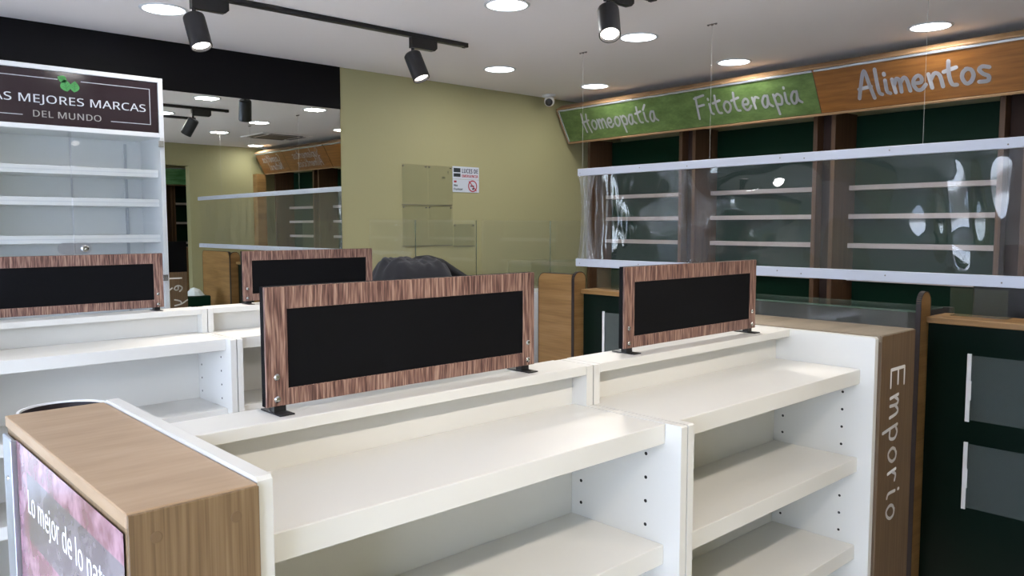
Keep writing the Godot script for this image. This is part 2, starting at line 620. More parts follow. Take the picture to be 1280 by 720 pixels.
# the wooden end cap of a row: a slab, not a cabinet, with a darker front and its screw plugs
func end_cap(row: Vector3, x0: float, x1: float, h: float, label: String, side_wood := "oak_side", top_wood := "oak_top") -> Node3D:
	var t := thing("gondola_end", label, "cabinet", in_row(row, Vector3(x0, 0, 0)), TURN, "wooden ends of the shelving rows")
	var w := x1 - x0
	bx("body", Vector3(0.003, 0.0, -SIDE), Vector3(w, h - 0.020, SIDE), side_wood, t, 0.001)
	bx("top_board", Vector3(0.0, h - 0.0198, -SIDE - 0.001), Vector3(w, h, SIDE), top_wood, t, 0.0015)
	bx("front_board", Vector3(0.001, 0.0, SIDE + 0.0002), Vector3(w, h - 0.002, SIDE + 0.0044), side_wood, t, 0.001)
	return t


func plugs(t: Node3D, spots: Array, face: float) -> void:
	for p: Vector2 in spots:
		var st := S()
		lathe(st, Vector3(p.x, p.y, face), Vector3.BACK if face > 0 else Vector3.FORWARD, [Vector2(0.0075, -0.001), Vector2(0.0075, 0.0004), Vector2(0.0062, 0.0008), Vector2(0.0001, 0.0008)], 16)
		put("screw_plug", st, "plug_wood", t)


func gondolas() -> void:
	# front row
	gondola_bay(ROW1, 0.1665, 1.149, true, "near white shelving bay of the front row, beside the end panel with the pink poster")
	gondola_bay(ROW1, 1.153, 2.127, false, "white shelving bay of the front row that ends at the lettered wooden panel")
	var a := end_cap(ROW1, 0.0, 0.165, 1.28, "nearest wooden end panel, with the pink poster on its narrow outer side")
	plugs(a, [Vector2(0.033, 1.244), Vector2(0.133, 1.244), Vector2(0.033, 1.12), Vector2(0.133, 1.12), Vector2(0.133, 1.0)], SIDE + 0.0044)
	# poster on the outer (-x) face
	var face := Basis(Vector3.UP, -PI / 2)   # +z of the sheet looks along -x, its +x along +z
	var po := sheet("poster", 0.575, 1.16, "poster_print", a, Vector3.ZERO)
	po.transform = Transform3D(face, Vector3(0.001, 0.672, 0.035))
	var po_t := type("Lo mejor de lo natural", "Droid Sans", false, -0.216, 0.0, 0.280, 0.054, 0.0, "letter_white", po)
	po_t.position.y += 0.459
	var st := S()
	box(st, Vector3(-0.006, 0.05, -0.332), Vector3(0.0015, 1.25, -0.262), 0.002)
	box(st, Vector3(-0.008, 0.05, -0.262), Vector3(0.0015, 1.25, -0.257), 0.001)
	put("profile_strip", st, "aluminium", a)
	for y: float in [1.175, 0.6]:
		st = S()
		lathe(st, Vector3(-0.006, y, -0.30), Vector3.LEFT, [Vector2(0.005, 0), Vector2(0.004, 0.002), Vector2(0.0001, 0.0025)], 12)
		put("screw", st, "steel", a)
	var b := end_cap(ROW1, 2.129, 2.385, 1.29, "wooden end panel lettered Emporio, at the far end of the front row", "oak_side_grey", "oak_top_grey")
	st = S()
	hand(st, "Emporio", Vector2(0, 0), 0.060, 0.0105, 0.0, 1.0, 0.48)
	var em := put("lettering", st, "letter_white", b)
	em.transform = Transform3D(Basis(Vector3(0, -1, 0), Vector3(1, 0, 0), Vector3(0, 0, 1)), Vector3(0.074, 1.178, SIDE + 0.0052))
	st = S()
	hand(st, "Té y más", Vector2(0, 0), 0.066, 0.012, 0.0, 1.0, 0.42)
	var te := put("lettering", st, "letter_white", b)
	te.transform = Transform3D(Basis(Vector3(0, -1, 0), Vector3(-1, 0, 0), Vector3(0, 0, -1)), Vector3(0.205, 1.185, -SIDE - 0.0012))
	# second row, the same furniture further back
	gondola_bay(ROW2, 0.1665, 1.149, true, "white shelving bay of the second row in front of the white wall cabinet", false)
	gondola_bay(ROW2, 1.153, 1.835, false, "narrower white shelving bay of the second row in front of the mirror", false)


# ==================================================================== sign boards on the gondolas
func sign_board(label: String, at: Vector3, w: float, right_foot := 0.027) -> void:
	var t := thing("sign_board", label, "sign board", at, TURN, "blank black sign boards with wood print borders")
	var h := 0.215
	var y0 := 0.013
	var b := 0.043
	bx("backing", Vector3(-w / 2, y0, -0.009), Vector3(w / 2, y0 + h, 0.004), "black_board", t, 0.001)
	var st := S()
	box(st, Vector3(-w / 2 + 0.0005, y0 + 0.0005, 0.0041), Vector3(-w / 2 + b, y0 + h - 0.0005, 0.009), 0.0006)
	box(st, Vector3(w / 2 - b * 0.85, y0 + 0.0005, 0.0041), Vector3(w / 2 - 0.0005, y0 + h - 0.0005, 0.009), 0.0006)
	box(st, Vector3(-w / 2 + b, y0 + 0.0005, 0.0041), Vector3(w / 2 - b * 0.85, y0 + 0.031, 0.009), 0.0006)
	box(st, Vector3(-w / 2 + b, y0 + h - 0.041, 0.0041), Vector3(w / 2 - b * 0.85, y0 + h - 0.0005, 0.009), 0.0006)
	put("border", st, "print_wood", t)
	bx("black_panel", Vector3(-w / 2 + b, y0 + 0.031, 0.0042), Vector3(w / 2 - b * 0.85, y0 + h - 0.041, 0.008), "black_board", t, 0.0004)
	for s: float in [-1.0, 1.0]:
		var x := s * (w / 2 - (0.027 if s < 0 else right_foot))
		st = S()
		box(st, Vector3(x - 0.0145, 0.0, -0.042), Vector3(x + 0.0145, 0.0025, 0.034), 0.0008)
		box(st, Vector3(x - 0.012, 0.002, -0.0125), Vector3(x + 0.012, 0.07, -0.0092), 0.0006)
		box(st, Vector3(x - 0.012, 0.002, -0.0125), Vector3(x + 0.012, y0, 0.006), 0.0006)
		put("bracket", st, "black_metal", t)
		for y: float in [0.026, 0.066]:
			st = S()
			lathe(st, Vector3(x + 0.006 * s, y, 0.009), Vector3.BACK, [Vector2(0.0062, 0), Vector2(0.0062, 0.0012), Vector2(0.004, 0.0034), Vector2(0.0001, 0.004)], 12)
			put("bolt", st, "steel", t)


func boards() -> void:
	sign_board("large black sign board in the middle of the photo, nearest on the front shelving row", in_row(ROW1, Vector3(0.666, 1.2856, 0.0)), 0.662)
	sign_board("black sign board on the right bay of the front row, near the green counter", in_row(ROW1, Vector3(1.648, 1.2856, 0.0)), 0.65)
	sign_board("black sign board cut off by the photo's left edge, before the white cabinet", in_row(ROW2, Vector3(0.666, 1.2856, 0.0)), 0.662)
	sign_board("smallest looking black sign board, in front of the mirror beside the dark jacket", in_row(ROW2, Vector3(1.650, 1.2856, 0.0)), 0.65, 0.185)


# ==================================================================== right wall: shelving and header boxes
func shelf_unit(label: String, at: Vector3, turn: float, w: float, ys: Array, group: String) -> Node3D:
	var t := thing("wall_shelf_unit", label, "shelving", at, turn, group)
	var d := 0.27
	for x: float in [0.0, w - 0.028]:
		var o := bx("upright", Vector3(x, 0.0, -d), Vector3(x + 0.028, 2.32, 0.0), "beech_post", t)
		o.name = "upright" if x == 0.0 else "upright_001"
	bx("back_panel", Vector3(0.029, 0.05, -d), Vector3(w - 0.029, 2.31, -d + 0.012), "green_back", t)
	for y: float in ys:
		bx("shelf", Vector3(0.0295, y - 0.030, -d + 0.013), Vector3(w - 0.0295, y, -d + 0.085), "shelf_edge", t)
	bx("base", Vector3(0.029, 0.0, -d + 0.013), Vector3(w - 0.029, 0.10, -0.02), "beech_post", t)
	return t


const FIX := -(PI / 2 + 0.042)


func on_fixture(z: float, out := 0.0) -> Vector3:
	# a point of the right wall's shelf front line, `out` metres into the room
	var along := Vector3(-0.042, 0, 1).normalized()
	var p := Vector3(4.885, 0, -4.48) + along * (z + 4.48)
	return p + Vector3(-1, 0, -0.042).normalized() * out


func wall_fixtures() -> void:
	var names := [
		"wall shelf unit in the far corner, behind the left end of the hanging screen",
		"wall shelf unit under the word Fitoterapia",
		"wall shelf unit under the word Alimentos",
		"wall shelf unit right of the one under Alimentos, at the photo's right edge",
		"wall shelf unit seen in the mirror under the plain end of the orange header",
	]
	var z := -4.48
	for i in 5:
		shelf_unit(names[i], on_fixture(z), FIX, 0.965, [1.872, 1.692, 1.508, 1.30, 1.05], "wooden shelf units along the right wall")
		if i < 4:
			var f := bx("filler_strip", Vector3(0.001, 0.0, -0.27), Vector3(0.089, 2.31, -0.07), "dark_gap", self)
			f.position = on_fixture(z + 0.9655)
			f.rotation.y = FIX
			tag(f, ["dark filler strip between the corner shelf unit and the next one", "dark filler strip between the shelf units under Fitoterapia and Alimentos", "dark filler strip at the right edge of the photo between wall shelf units", "dark filler strip beside the last wall shelf unit in the mirror"][i], "filler", "dark strips between wall shelf units")
		z += 1.056
	var ep := bx("end_post", Vector3(4.44, 0.0, 0.72), Vector3(4.56, 2.285, 0.845), "beech_board", self)
	tag(ep, "light wooden post seen in the mirror at the end of the wall shelving", "post")
	# header boxes, slanted, along the top of the shelving
	header("green header box with the words Homeopatía and Fitoterapia", -4.50, -2.345, "green_print", [["Homeopatía", 0.235, 0.095, 0.070, 0.016, 0.98, 0.010], ["Fitoterapia", 1.295, 0.095, 0.072, 0.016, 1.0, 0.006]])
	header("orange header box with the word Alimentos", -2.3445, -0.95, "orange_print", [["Alimentos", 0.245, 0.085, 0.078, 0.021, 1.0, 0.004]])
	header("orange header box seen in the mirror, the longer of the two there", -0.942, 0.02, "orange_print", [["Suplementos", 0.16, 0.160, 0.055, 0.010, 1.0, 0.0], ["Alimenticios", 0.16, 0.055, 0.052, 0.010, 1.0, 0.0]])
	header("short orange header box seen in the mirror at the far end of the shelving", 0.028, 0.72, "orange_print", [["Cosmética", 0.12, 0.160, 0.050, 0.010, 1.0, 0.0], ["Natural", 0.14, 0.055, 0.050, 0.010, 1.0, 0.0]])


func header(label: String, z0: float, z1: float, print_name: String, words: Array) -> void:
	var t := thing("header_sign", label, "sign", Vector3.ZERO, 0.0, "header boxes above the wall shelving")
	var X := Vector3(-0.026, 0, 1).normalized()
	var Y := Vector3(-0.14, 0.263, 0).normalized()
	var Z := X.cross(Y).normalized()
	Y = Z.cross(X)
	t.transform = Transform3D(Basis(X, Y, Z), Vector3(4.68, 2.277, -4.5) + X * (z0 + 4.5))
	var w := z1 - z0
	var h := 0.298
	bx("case", Vector3(0.0, 0.004, -0.07), Vector3(w, h - 0.004, -0.004), "beech_post", t)
	var o := sheet("printed_face", w - 0.004, h - 0.04, print_name, t, Vector3(w / 2, h / 2 - 0.004, -0.0035))
	o.name = "printed_face"
	bx("rail", Vector3(0.0, 0.0, -0.07), Vector3(w, 0.012, 0.005), "rail_wood", t)
	bx("rail", Vector3(0.0, h - 0.010, -0.07), Vector3(w, h, 0.006), "rail_wood", t)
	bx("light_strip", Vector3(0.012, h - 0.026, -0.003), Vector3(w - 0.001, h - 0.0125, 0.005), "silver_strip", t)
	if z0 < -4.0:
		bx("end_rail", Vector3(-0.001, 0.0, -0.07), Vector3(0.010, h, 0.006), "rail_wood", t)
		bx("light_strip", Vector3(0.0105, 0.015, -0.003), Vector3(0.020, h - 0.027, 0.004), "silver_strip", t)
	for wd: Array in words:
		var st := S()
		hand(st, wd[0], Vector2(wd[1], wd[2]), wd[3], wd[4], 0.0, wd[5], 0.28, wd[6])
		put("lettering", st, "letter_grey", t)


# ==================================================================== counters
# board with a rounded front top corner, outline (a, y) with a = distance back from the front
func rounded_board(called: String, depth: float, h: float, thick: float, r: float, both: bool, m: String, parent: Node) -> MeshInstance3D:
	var pts := PackedVector2Array([Vector2(0, 0)])
	for k in 9:
		var a := PI - PI / 2 * k / 8.0
		pts.append(Vector2(r + cos(a) * r, h - r + sin(a) * r))
	if both:
		for k in 9:
			var a := PI / 2 - PI / 2 * k / 8.0
			pts.append(Vector2(depth - r + cos(a) * r, h - r + sin(a) * r))
	else:
		pts.append(Vector2(depth, h))
	pts.append(Vector2(depth, 0))
	var st := S()
	extrude(st, pts, 0.0, thick)
	var o := put(called, st, m, parent)
	st = S()
	for i in pts.size() - 1:
		if pts[i + 1].y < 0.01 and not both:
			continue
		var a := pts[i]
		var b := pts[i + 1]
		var n := Vector2(-(b - a).y, (b - a).x).normalized()
		var q := [a + n * 0.0002, b + n * 0.0002, b + n * 0.004, a + n * 0.004]
		for z: float in [-0.001, thick + 0.001]:
			quad(st, v3(q[0], z), v3(q[1], z), v3(q[2], z), v3(q[3], z), Vector3(0, 0, signf(z - 0.001)))
		quad(st, v3(q[3], -0.001), v3(q[2], -0.001), v3(q[2], thick + 0.001), v3(q[3], thick + 0.001), v3(n, 0))
	put("edge_band", st, "dark_band", o)
	return o


func counter_module(label: String, z0: float, z1: float, far_side: bool) -> Node3D:
	# local x runs along +z of the room, local z looks at the customers (-x); origin at the front left foot
	var t := thing("service_counter", label, "counter", Vector3(3.45, 0, z0), -PI / 2, "green fronted counter stations")
	var w := z1 - z0
	for s in 2:
		var o := rounded_board("side_panel", 0.10, 1.342, 0.018, 0.045, true, "beech_board", t)
		# outline a runs back (local -z), thickness along local x
		o.transform = Transform3D(Basis(Vector3(0, 0, -1), Vector3(0, 1, 0), Vector3(1, 0, 0)), Vector3(0.0 if s == 0 else w - 0.018, 0, 0))
	for x: float in [0.0, w - 0.018]:
		bx("side_board", Vector3(x, 0.0, -0.62), Vector3(x + 0.018, 1.0, -0.1045), "beech_board", t)
	bx("front_panel", Vector3(0.020, 0.0, -0.10), Vector3(w - 0.020, 1.214, -0.08), "dark_green", t)
	bx("ledge", Vector3(0.020, 1.2145, -0.26), Vector3(w - 0.020, 1.241, -0.055), "beech_board", t, 0.003)
	bx("worktop", Vector3(0.020, 0.98, -0.62), Vector3(w - 0.020, 1.005, -0.262), "beech_board", t)
	return t


func counters() -> void:
	counter_module("green fronted counter station at the right edge of the photo, beside the panel lettered Emporio", -1.315, -0.735, true)
	counter_module("green fronted counter station half hidden behind the right sign board of the front row", -3.285, -2.705, false)
	# glass display case between the stations
	var t := thing("display_case", "low glass display case between the two green counter stations", "display case", Vector3(3.48, 0, -2.70), -PI / 2)
	var w := 1.38
	bx("base", Vector3(0.0, 0.0, -0.42), Vector3(w, 0.80, 0.0), "dark_green", t)
	bx("floor_board", Vector3(0.001, 0.801, -0.42), Vector3(w - 0.001, 0.82, -0.001), "case_dark", t)
	bx("front_pane", Vector3(0.002, 0.821, -0.008), Vector3(w - 0.002, 1.255, -0.002), "glass", t, 0.0)
	bx("top_pane", Vector3(0.0, 1.256, -0.27), Vector3(w, 1.264, 0.0), "glass", t, 0.0)
	bx("top_edge", Vector3(0.0, 1.2562, 0.0005), Vector3(w, 1.2638, 0.0035), "glass_edge", t, 0.0)
	bx("back_edge", Vector3(0.0, 1.2562, -0.2735), Vector3(w, 1.2638, -0.2705), "glass_edge", t, 0.0)
	bx("shelf", Vector3(0.01, 1.06, -0.40), Vector3(w - 0.01, 1.066, -0.05), "glass", t, 0.0)
	bx("back_board", Vector3(0.002, 0.821, -0.42), Vector3(w - 0.002, 1.25, -0.405), "case_dark", t)
	# gates at both ends
	var g := thing("counter_gate", "low wooden gate with a dark edge between the counter and the back wall", "gate", Vector3(3.452, 0, -3.58), -PI / 2, "counter gates")
	var o := rounded_board("gate_board", 0.285, 1.328, 0.024, 0.05, false, "beech_board", g)
	o.transform = Transform3D(Basis(Vector3(1, 0, 0), Vector3(0, 1, 0), Vector3(0, 0, 1)), Vector3(0, 0, -0.03))
	var g2 := thing("counter_gate", "wide wooden gate seen in the mirror, left of the counter there", "gate", Vector3(3.452, 0, -0.70), -PI / 2, "counter gates")
	o = rounded_board("gate_board", 0.745, 1.345, 0.024, 0.05, true, "beech_board", g2)
	o.transform = Transform3D(Basis(), Vector3(0, 0, -0.03))
	# document holders on the green fronts
	holder("clear document holder on the right green counter front, the upper one", -1.135, 1.10, 0.27)
	holder("clear document holder on the right green counter front, the lower one", -1.135, 0.735, 0.27)
	holder("clear document holder on the green front beside the wooden gate", -3.105, 1.118, 0.26)
	# screens standing on the stations
	monitor("black computer monitor behind the right counter ledge, at the photo's edge", -1.06)
	monitor("black computer monitor behind the counter ledge beside the far gate", -2.98)
	for k in 2:
		var zz: float = [-1.24, -3.225][k]
		var a := thing("acrylic_stand", ["clear acrylic stand on the right counter ledge beside the black monitor", "clear acrylic stand on the far counter ledge beside the wooden gate"][k], "stand", Vector3(3.60, 1.2415, zz), -PI / 2, "acrylic stands on the counter ledges")
		bx("panel", Vector3(0.0, 0.004, -0.006), Vector3(0.215, 0.118, -0.002), "acrylic", a, 0.0)
		bx("foot", Vector3(0.0, 0.0, -0.075), Vector3(0.215, 0.003, -0.001), "acrylic", a, 0.0)


func holder(label: String, z: float, top: float, w: float) -> void:
	var t := thing("document_holder", label, "document holder", Vector3(3.5298, top, z), -PI / 2, "document holders on the counter fronts")
	bx("sheet", Vector3(0.012, -0.272, 0.0005), Vector3(w, -0.006, 0.003), "holder_film", t, 0.0)
	var st := S()
	box(st, Vector3(-0.004, -0.28, 0.0), Vector3(0.003, 0.0, 0.006), 0.0008)
	box(st, Vector3(0.0035, -0.28, 0.0), Vector3(0.0115, 0.0, 0.006), 0.0008)
	put("side_clip", st, "letter_white", t)
	bx("grip", Vector3(0.0, -0.19, 0.0062), Vector3(0.016, -0.11, 0.009), "letter_white", t)


func monitor(label: String, z: float) -> void:
	var t := thing("monitor", label, "monitor", Vector3(3.86, 1.0055, z), -PI / 2, "black monitors on the counter")
	bx("back_cover", Vector3(-0.17, 0.13, -0.02), Vector3(0.17, 0.375, 0.02), "black_plastic", t, 0.006)
	bx("neck", Vector3(-0.03, 0.012, -0.03), Vector3(0.03, 0.15, -0.021), "black_plastic", t, 0.003)
	bx("foot", Vector3(-0.10, 0.0, -0.09), Vector3(0.10, 0.012, 0.07), "black_plastic", t, 0.004)


# ==================================================================== white cabinet on the back wall
func wall_cabinet() -> void:
	var t := thing("wall_cabinet", "tall white cabinet with glass doors and a dark sign reading las mejores marcas del mundo", "cabinet", Vector3(0.56, 0, -4.514))
	var w := 0.866
	var d := 0.312
	var top := 2.36
	bx("side_panel", Vector3(0.0, 0.0, 0.0), Vector3(0.022, top, d - 0.002), "white_paint", t)
	bx("side_panel", Vector3(w - 0.022, 0.0, 0.0), Vector3(w, top, d - 0.002), "white_paint", t)
	bx("top_panel", Vector3(0.0225, top - 0.022, 0.0), Vector3(w - 0.0225, top, d - 0.002), "white_paint", t)
	bx("back_panel", Vector3(0.0225, 0.05, 0.0), Vector3(w - 0.0225, top - 0.023, 0.012), "white_paint", t)
	bx("divider_rail", Vector3(0.0225, 2.066, 0.02), Vector3(w - 0.0225, 2.088, d - 0.001), "white_paint", t)
	bx("base", Vector3(0.0225, 0.0, 0.0125), Vector3(w - 0.0225, 0.12, d - 0.01), "white_paint", t)
	for x: float in [0.10, w - 0.11]:
		bx("standard", Vector3(x, 0.13, 0.0125), Vector3(x + 0.014, 2.05, 0.020), "aluminium", t)
	for y: float in [1.905, 1.757, 1.577, 1.36, 1.10, 0.8, 0.5]:
		var sh := bx("shelf", Vector3(0.024, y - 0.038, 0.021), Vector3(w - 0.024, y, d - 0.034), "white_paint", t)
		bx("edge_strip", Vector3(0.024, y - 0.021, d - 0.0335), Vector3(w - 0.024, y - 0.017, d - 0.0325), "letter_silver", sh, 0.0)
	# glass doors
	for k in 2:
		var x0 := 0.002 if k == 0 else w / 2 + 0.001
		var dr := bx("door", Vector3(x0 + 0.003, 0.13, d), Vector3(x0 + w / 2 - 0.006, 2.064, d + 0.005), "cabinet_glass", t, 0.0)
		for y: float in [2.035, 1.36, 0.3]:
			var hx: float = 0.004 if k == 0 else w - 0.034
			bx("hinge", Vector3(hx, y - 0.018, d + 0.0055), Vector3(hx + 0.026, y + 0.014, d + 0.010), "steel", dr, 0.002)
	var st := S()
	for s: float in [-1.0, 1.0]:
		var pts := PackedVector2Array()
		for k in 13:
			var a := -PI / 2 + PI * k / 12.0
			pts.append(Vector2(w / 2 + s * (0.045 + cos(a) * 0.027), 1.515 + sin(a) * 0.027))
		pts.append(Vector2(w / 2 + s * 0.003, 1.542))
		pts.append(Vector2(w / 2 + s * 0.003, 1.488))
		extrude(st, pts, d + 0.0055, d + 0.009)
	put("lock_plate", st, "aluminium", t)
	st = S()
	lathe(st, Vector3(w / 2 + 0.043, 1.515, d + 0.009), Vector3.BACK, [Vector2(0.017, 0), Vector2(0.017, 0.006), Vector2(0.011, 0.010), Vector2(0.004, 0.010), Vector2(0.0001, 0.007)], 20)
	put("lock_cylinder", st, "steel", t)
	# sign in the head of the cabinet
	var sg := bx("sign_panel", Vector3(0.0235, 2.0885, d - 0.016), Vector3(w - 0.0235, top - 0.0225, d - 0.010), "sign_brown", t, 0.001)
	var f := d - 0.0098
	st = S()
	var c := w / 2 + 0.012
	var l := 0.068
	var r := w - 0.062
	var y0 := 2.128
	var y1 := 2.302
	var b := 0.0014
	for q: Array in [[l, y1, c - 0.05, y1], [c + 0.05, y1, r, y1], [l, y0, c - 0.198, y0], [c + 0.177, y0, r, y0], [l, y0, l, y1], [r, y0, r, y1]]:
		box(st, Vector3(q[0] - b, q[1] - b, f), Vector3(q[2] + b, q[3] + b, f + 0.0006), 0)
	put("line_border", st, "letter_silver", sg)
	type("LAS MEJORES MARCAS", "Droid Sans", false, 0.105, 2.178, w - 0.083, 2.224, f, "letter_silver", sg)
	type("DEL MUNDO", "Droid Sans", false, c - 0.155, 2.122, c + 0.132, 2.152, f, "letter_thin", sg)
	st = S()
	var veins := S()
	for q: Array in [[-0.010, 2.250, 0.058, 1.80], [0.020, 2.250, 0.052, 1.50], [-0.010, 2.298, 0.042, 2.75]]:
		var root := Vector2(c + q[0], q[1])
		var dir := Vector2.from_angle(q[3])
		var side := dir.orthogonal()
		var len: float = q[2]
		var pts := PackedVector2Array()
		for k in 10:
			pts.append(root + (dir * k / 9.0 + side * sin(PI * pow(k / 9.0, 0.85)) * 0.40) * len)
		for k in range(8, 0, -1):
			pts.append(root + (dir * k / 9.0 - side * sin(PI * pow(k / 9.0, 0.85)) * 0.40) * len)
		extrude(st, pts, f, f + 0.0008)
		for u: float in [0.0, 0.25, 0.45, 0.65]:
			for s: float in [-1.0, 1.0]:
				var p := root + dir * len * u
				var e2 := p + ((side * s * 0.24 + dir * 0.2) * len if u > 0.0 else dir * len * 0.92)
				var o := (e2 - p).orthogonal().normalized() * 0.0007
				quad(veins, v3(p - o, f + 0.0011), v3(e2 - o, f + 0.0011), v3(e2 + o, f + 0.0011), v3(p + o, f + 0.0011), Vector3.BACK)
	put("leaf_emblem", st, "leaf_green", sg)
	put("leaf_veins", veins, "leaf_vein", sg)
	# the mirror behind it
	var mi := bx("mirror", Vector3(-0.9, 0.25, -4.526), Vector3(2.617, 2.3565, -4.52), "mirror_silver", self, 0.0)
	tag(mi, "large wall mirror under the black band, reflecting the counter and ceiling lights", "mirror")


# ==================================================================== lamps
func downlight(label: String, x: float, z: float, group := "round recessed ceiling downlights") -> void:
	var t := thing("ceiling_downlight", label, "ceiling light", Vector3(x, 2.62, z), 0.0, group)
	var st := S()
	lathe(st, Vector3(0, 0, 0), Vector3.DOWN, [Vector2(0.107, -0.002), Vector2(0.106, 0.003), Vector2(0.098, 0.006), Vector2(0.092, 0.004)], 32)
	put("trim_ring", st, "white_paint", t)
	st = S()
	lathe(st, Vector3(0, 0, 0), Vector3.DOWN, [Vector2(0.092, 0.0), Vector2(0.092, 0.0035), Vector2(0.0001, 0.0035)], 32)
	put("light_diffuser", st, "lamp_glow", t)
	var a := AreaLight3D.new()
	a.name = "light"
	a.area_size = Vector2(0.13, 0.13)
	a.light_color = c8(255, 252, 248)
	a.light_energy = DOWN
	a.area_range = 12.0
	a.shadow_enabled = true
	a.position = Vector3(0, -0.007, 0)
	a.rotation.x = -PI / 2
	t.add_child(a)


func track(label: String, x0: float, x1: float, z: float) -> void:
	var t := thing("lighting_track", label, "lighting track", Vector3(x0, 2.62, z), 0.0, "black ceiling tracks")
	bx("rail", Vector3(0, -0.022, -0.0175), Vector3(x1 - x0, -0.001, 0.0175), "black_metal", t, 0.0015)
	bx("end_stop", Vector3(x1 - x0 + 0.0005, -0.024, -0.0185), Vector3(x1 - x0 + 0.022, -0.001, 0.0185), "black_metal", t, 0.002)


func spot(label: String, x: float, z: float, aim: Vector3, power := SPOT) -> void:
	var t := thing("track_spotlight", label, "spotlight", Vector3(x, 2.62, z), 0.0, "black track spotlights")
	var pts := PackedVector2Array([Vector2(-0.012, -0.0225), Vector2(0.148, -0.0225), Vector2(0.148, -0.062), Vector2(0.132, -0.076), Vector2(-0.012, -0.076)])
	var st := S()
	extrude(st, pts, -0.016, 0.016)
	put("adapter", st, "black_plastic", t)
	var d := aim.normalized()
	var piv := Vector3(0.0, -0.118, 0.0)
	st = S()
	rod(st, Vector3(0, -0.076, 0), piv + Vector3(0, -0.02, 0), 0.0085, 12)
	put("stem", st, "black_metal", t)
	var a := piv - d * 0.012
	st = S()
	lathe(st, a, d, [Vector2(0.0001, -0.004), Vector2(0.036, -0.004), Vector2(0.044, 0.004), Vector2(0.045, 0.012), Vector2(0.045, 0.142), Vector2(0.0435, 0.145), Vector2(0.040, 0.144), Vector2(0.038, 0.130)], 28)
	put("barrel", st, "black_metal", t)
	st = S()
	lathe(st, a, d, [Vector2(0.039, 0.128), Vector2(0.036, 0.134), Vector2(0.0001, 0.136)], 24)
	put("lamp_face", st, "spot_glow", t)
	var l := SpotLight3D.new()
	l.name = "light"
	l.light_color = c8(255, 244, 232)
	l.light_energy = power
	l.light_size = 0.03
	l.spot_angle = 32.0
	l.spot_angle_attenuation = 0.8
	l.spot_range = 12.0
	l.spot_attenuation = 2.0
	l.shadow_enabled = true
	l.position = a + d * 0.147
	l.basis = Basis.looking_at(d)
	t.add_child(l)


func lamps() -> void:
	downlight("ceiling downlight left of the first track spotlight, above the white cabinet", 1.33, -3.87)
	downlight("ceiling downlight between the track end and the small camera, over the olive wall", 3.417, -3.90)
	downlight("ceiling downlight in the far corner, above the word Homeopatía", 4.335, -3.91)
	downlight("largest ceiling downlight, at the photo's top edge beside the hanging spotlight", 2.464, -2.76)
	downlight("ceiling downlight touching the hanging spotlight on its right", 3.395, -2.755)
	downlight("ceiling downlight above the word Fitoterapia", 4.34, -2.775)
	downlight("ceiling downlight above the word Alimentos, rightmost in the photo", 4.315, -1.63)
	downlight("ceiling downlight seen in the mirror beside the dark spotlight barrel", 3.41, -1.62)
	downlight("leftmost ceiling downlight in the mirror, cut by the cabinet edge", 2.48, -1.70)
	downlight("ceiling downlight in the mirror with a thin wire hanging beside it", 3.44, -0.58)
	downlight("ceiling downlight in the mirror beside the far small camera", 4.335, 0.51)
	for q: Array in [[1.35, -2.76, "ceiling downlight between the shelving rows, above the photo's top edge"], [0.25, -2.76, "ceiling downlight over the aisle at the left, outside the photo"], [0.25, -3.88, "ceiling downlight before the white cabinet's left edge, outside the photo"], [1.4, 0.38, "ceiling downlight in front of the near row, outside the photo"], [0.3, 0.38, "ceiling downlight nearly over the camera, outside the photo"]]:
		downlight(q[2], q[0], q[1], "ceiling downlights above the frame")
	track("black ceiling track running above the second shelving row, with two spotlights", 0.9, 2.79, -3.485)
	track("black ceiling track over the front row, above the photo's edge and seen in the mirror", 0.9, 2.83, -2.23)
	track("added black ceiling track above the camera, out of frame, brightening the front row", 0.2, 2.3, 0.18)  # unseen track, added to carry the fill spots for the front row
	for k in 3:  # added unseen spots, brightening the front row along the angle of its shelf shadows
		spot("added black track spotlight above the camera, out of frame, aimed at the %s of the front row" % ["near end", "middle", "far bay"][k], 0.45 + 0.8 * k, 0.18, Vector3(0.06, -1.0, -0.92), 0.72)
	track("short looking black ceiling track lowest in the mirror", 0.9, 2.80, -1.55)
	spot("leftmost black track spotlight, above the white cabinet", 1.322, -3.485, Vector3(0.10, -1.0, 0.36))
	spot("black track spotlight near the end of its track, above the olive wall", 2.452, -3.485, Vector3(0.16, -1.0, 0.42))
	spot("black track spotlight hanging at the photo's top edge beside two round downlights", 2.55, -2.23, Vector3(-0.42, -1.0, 0.46))


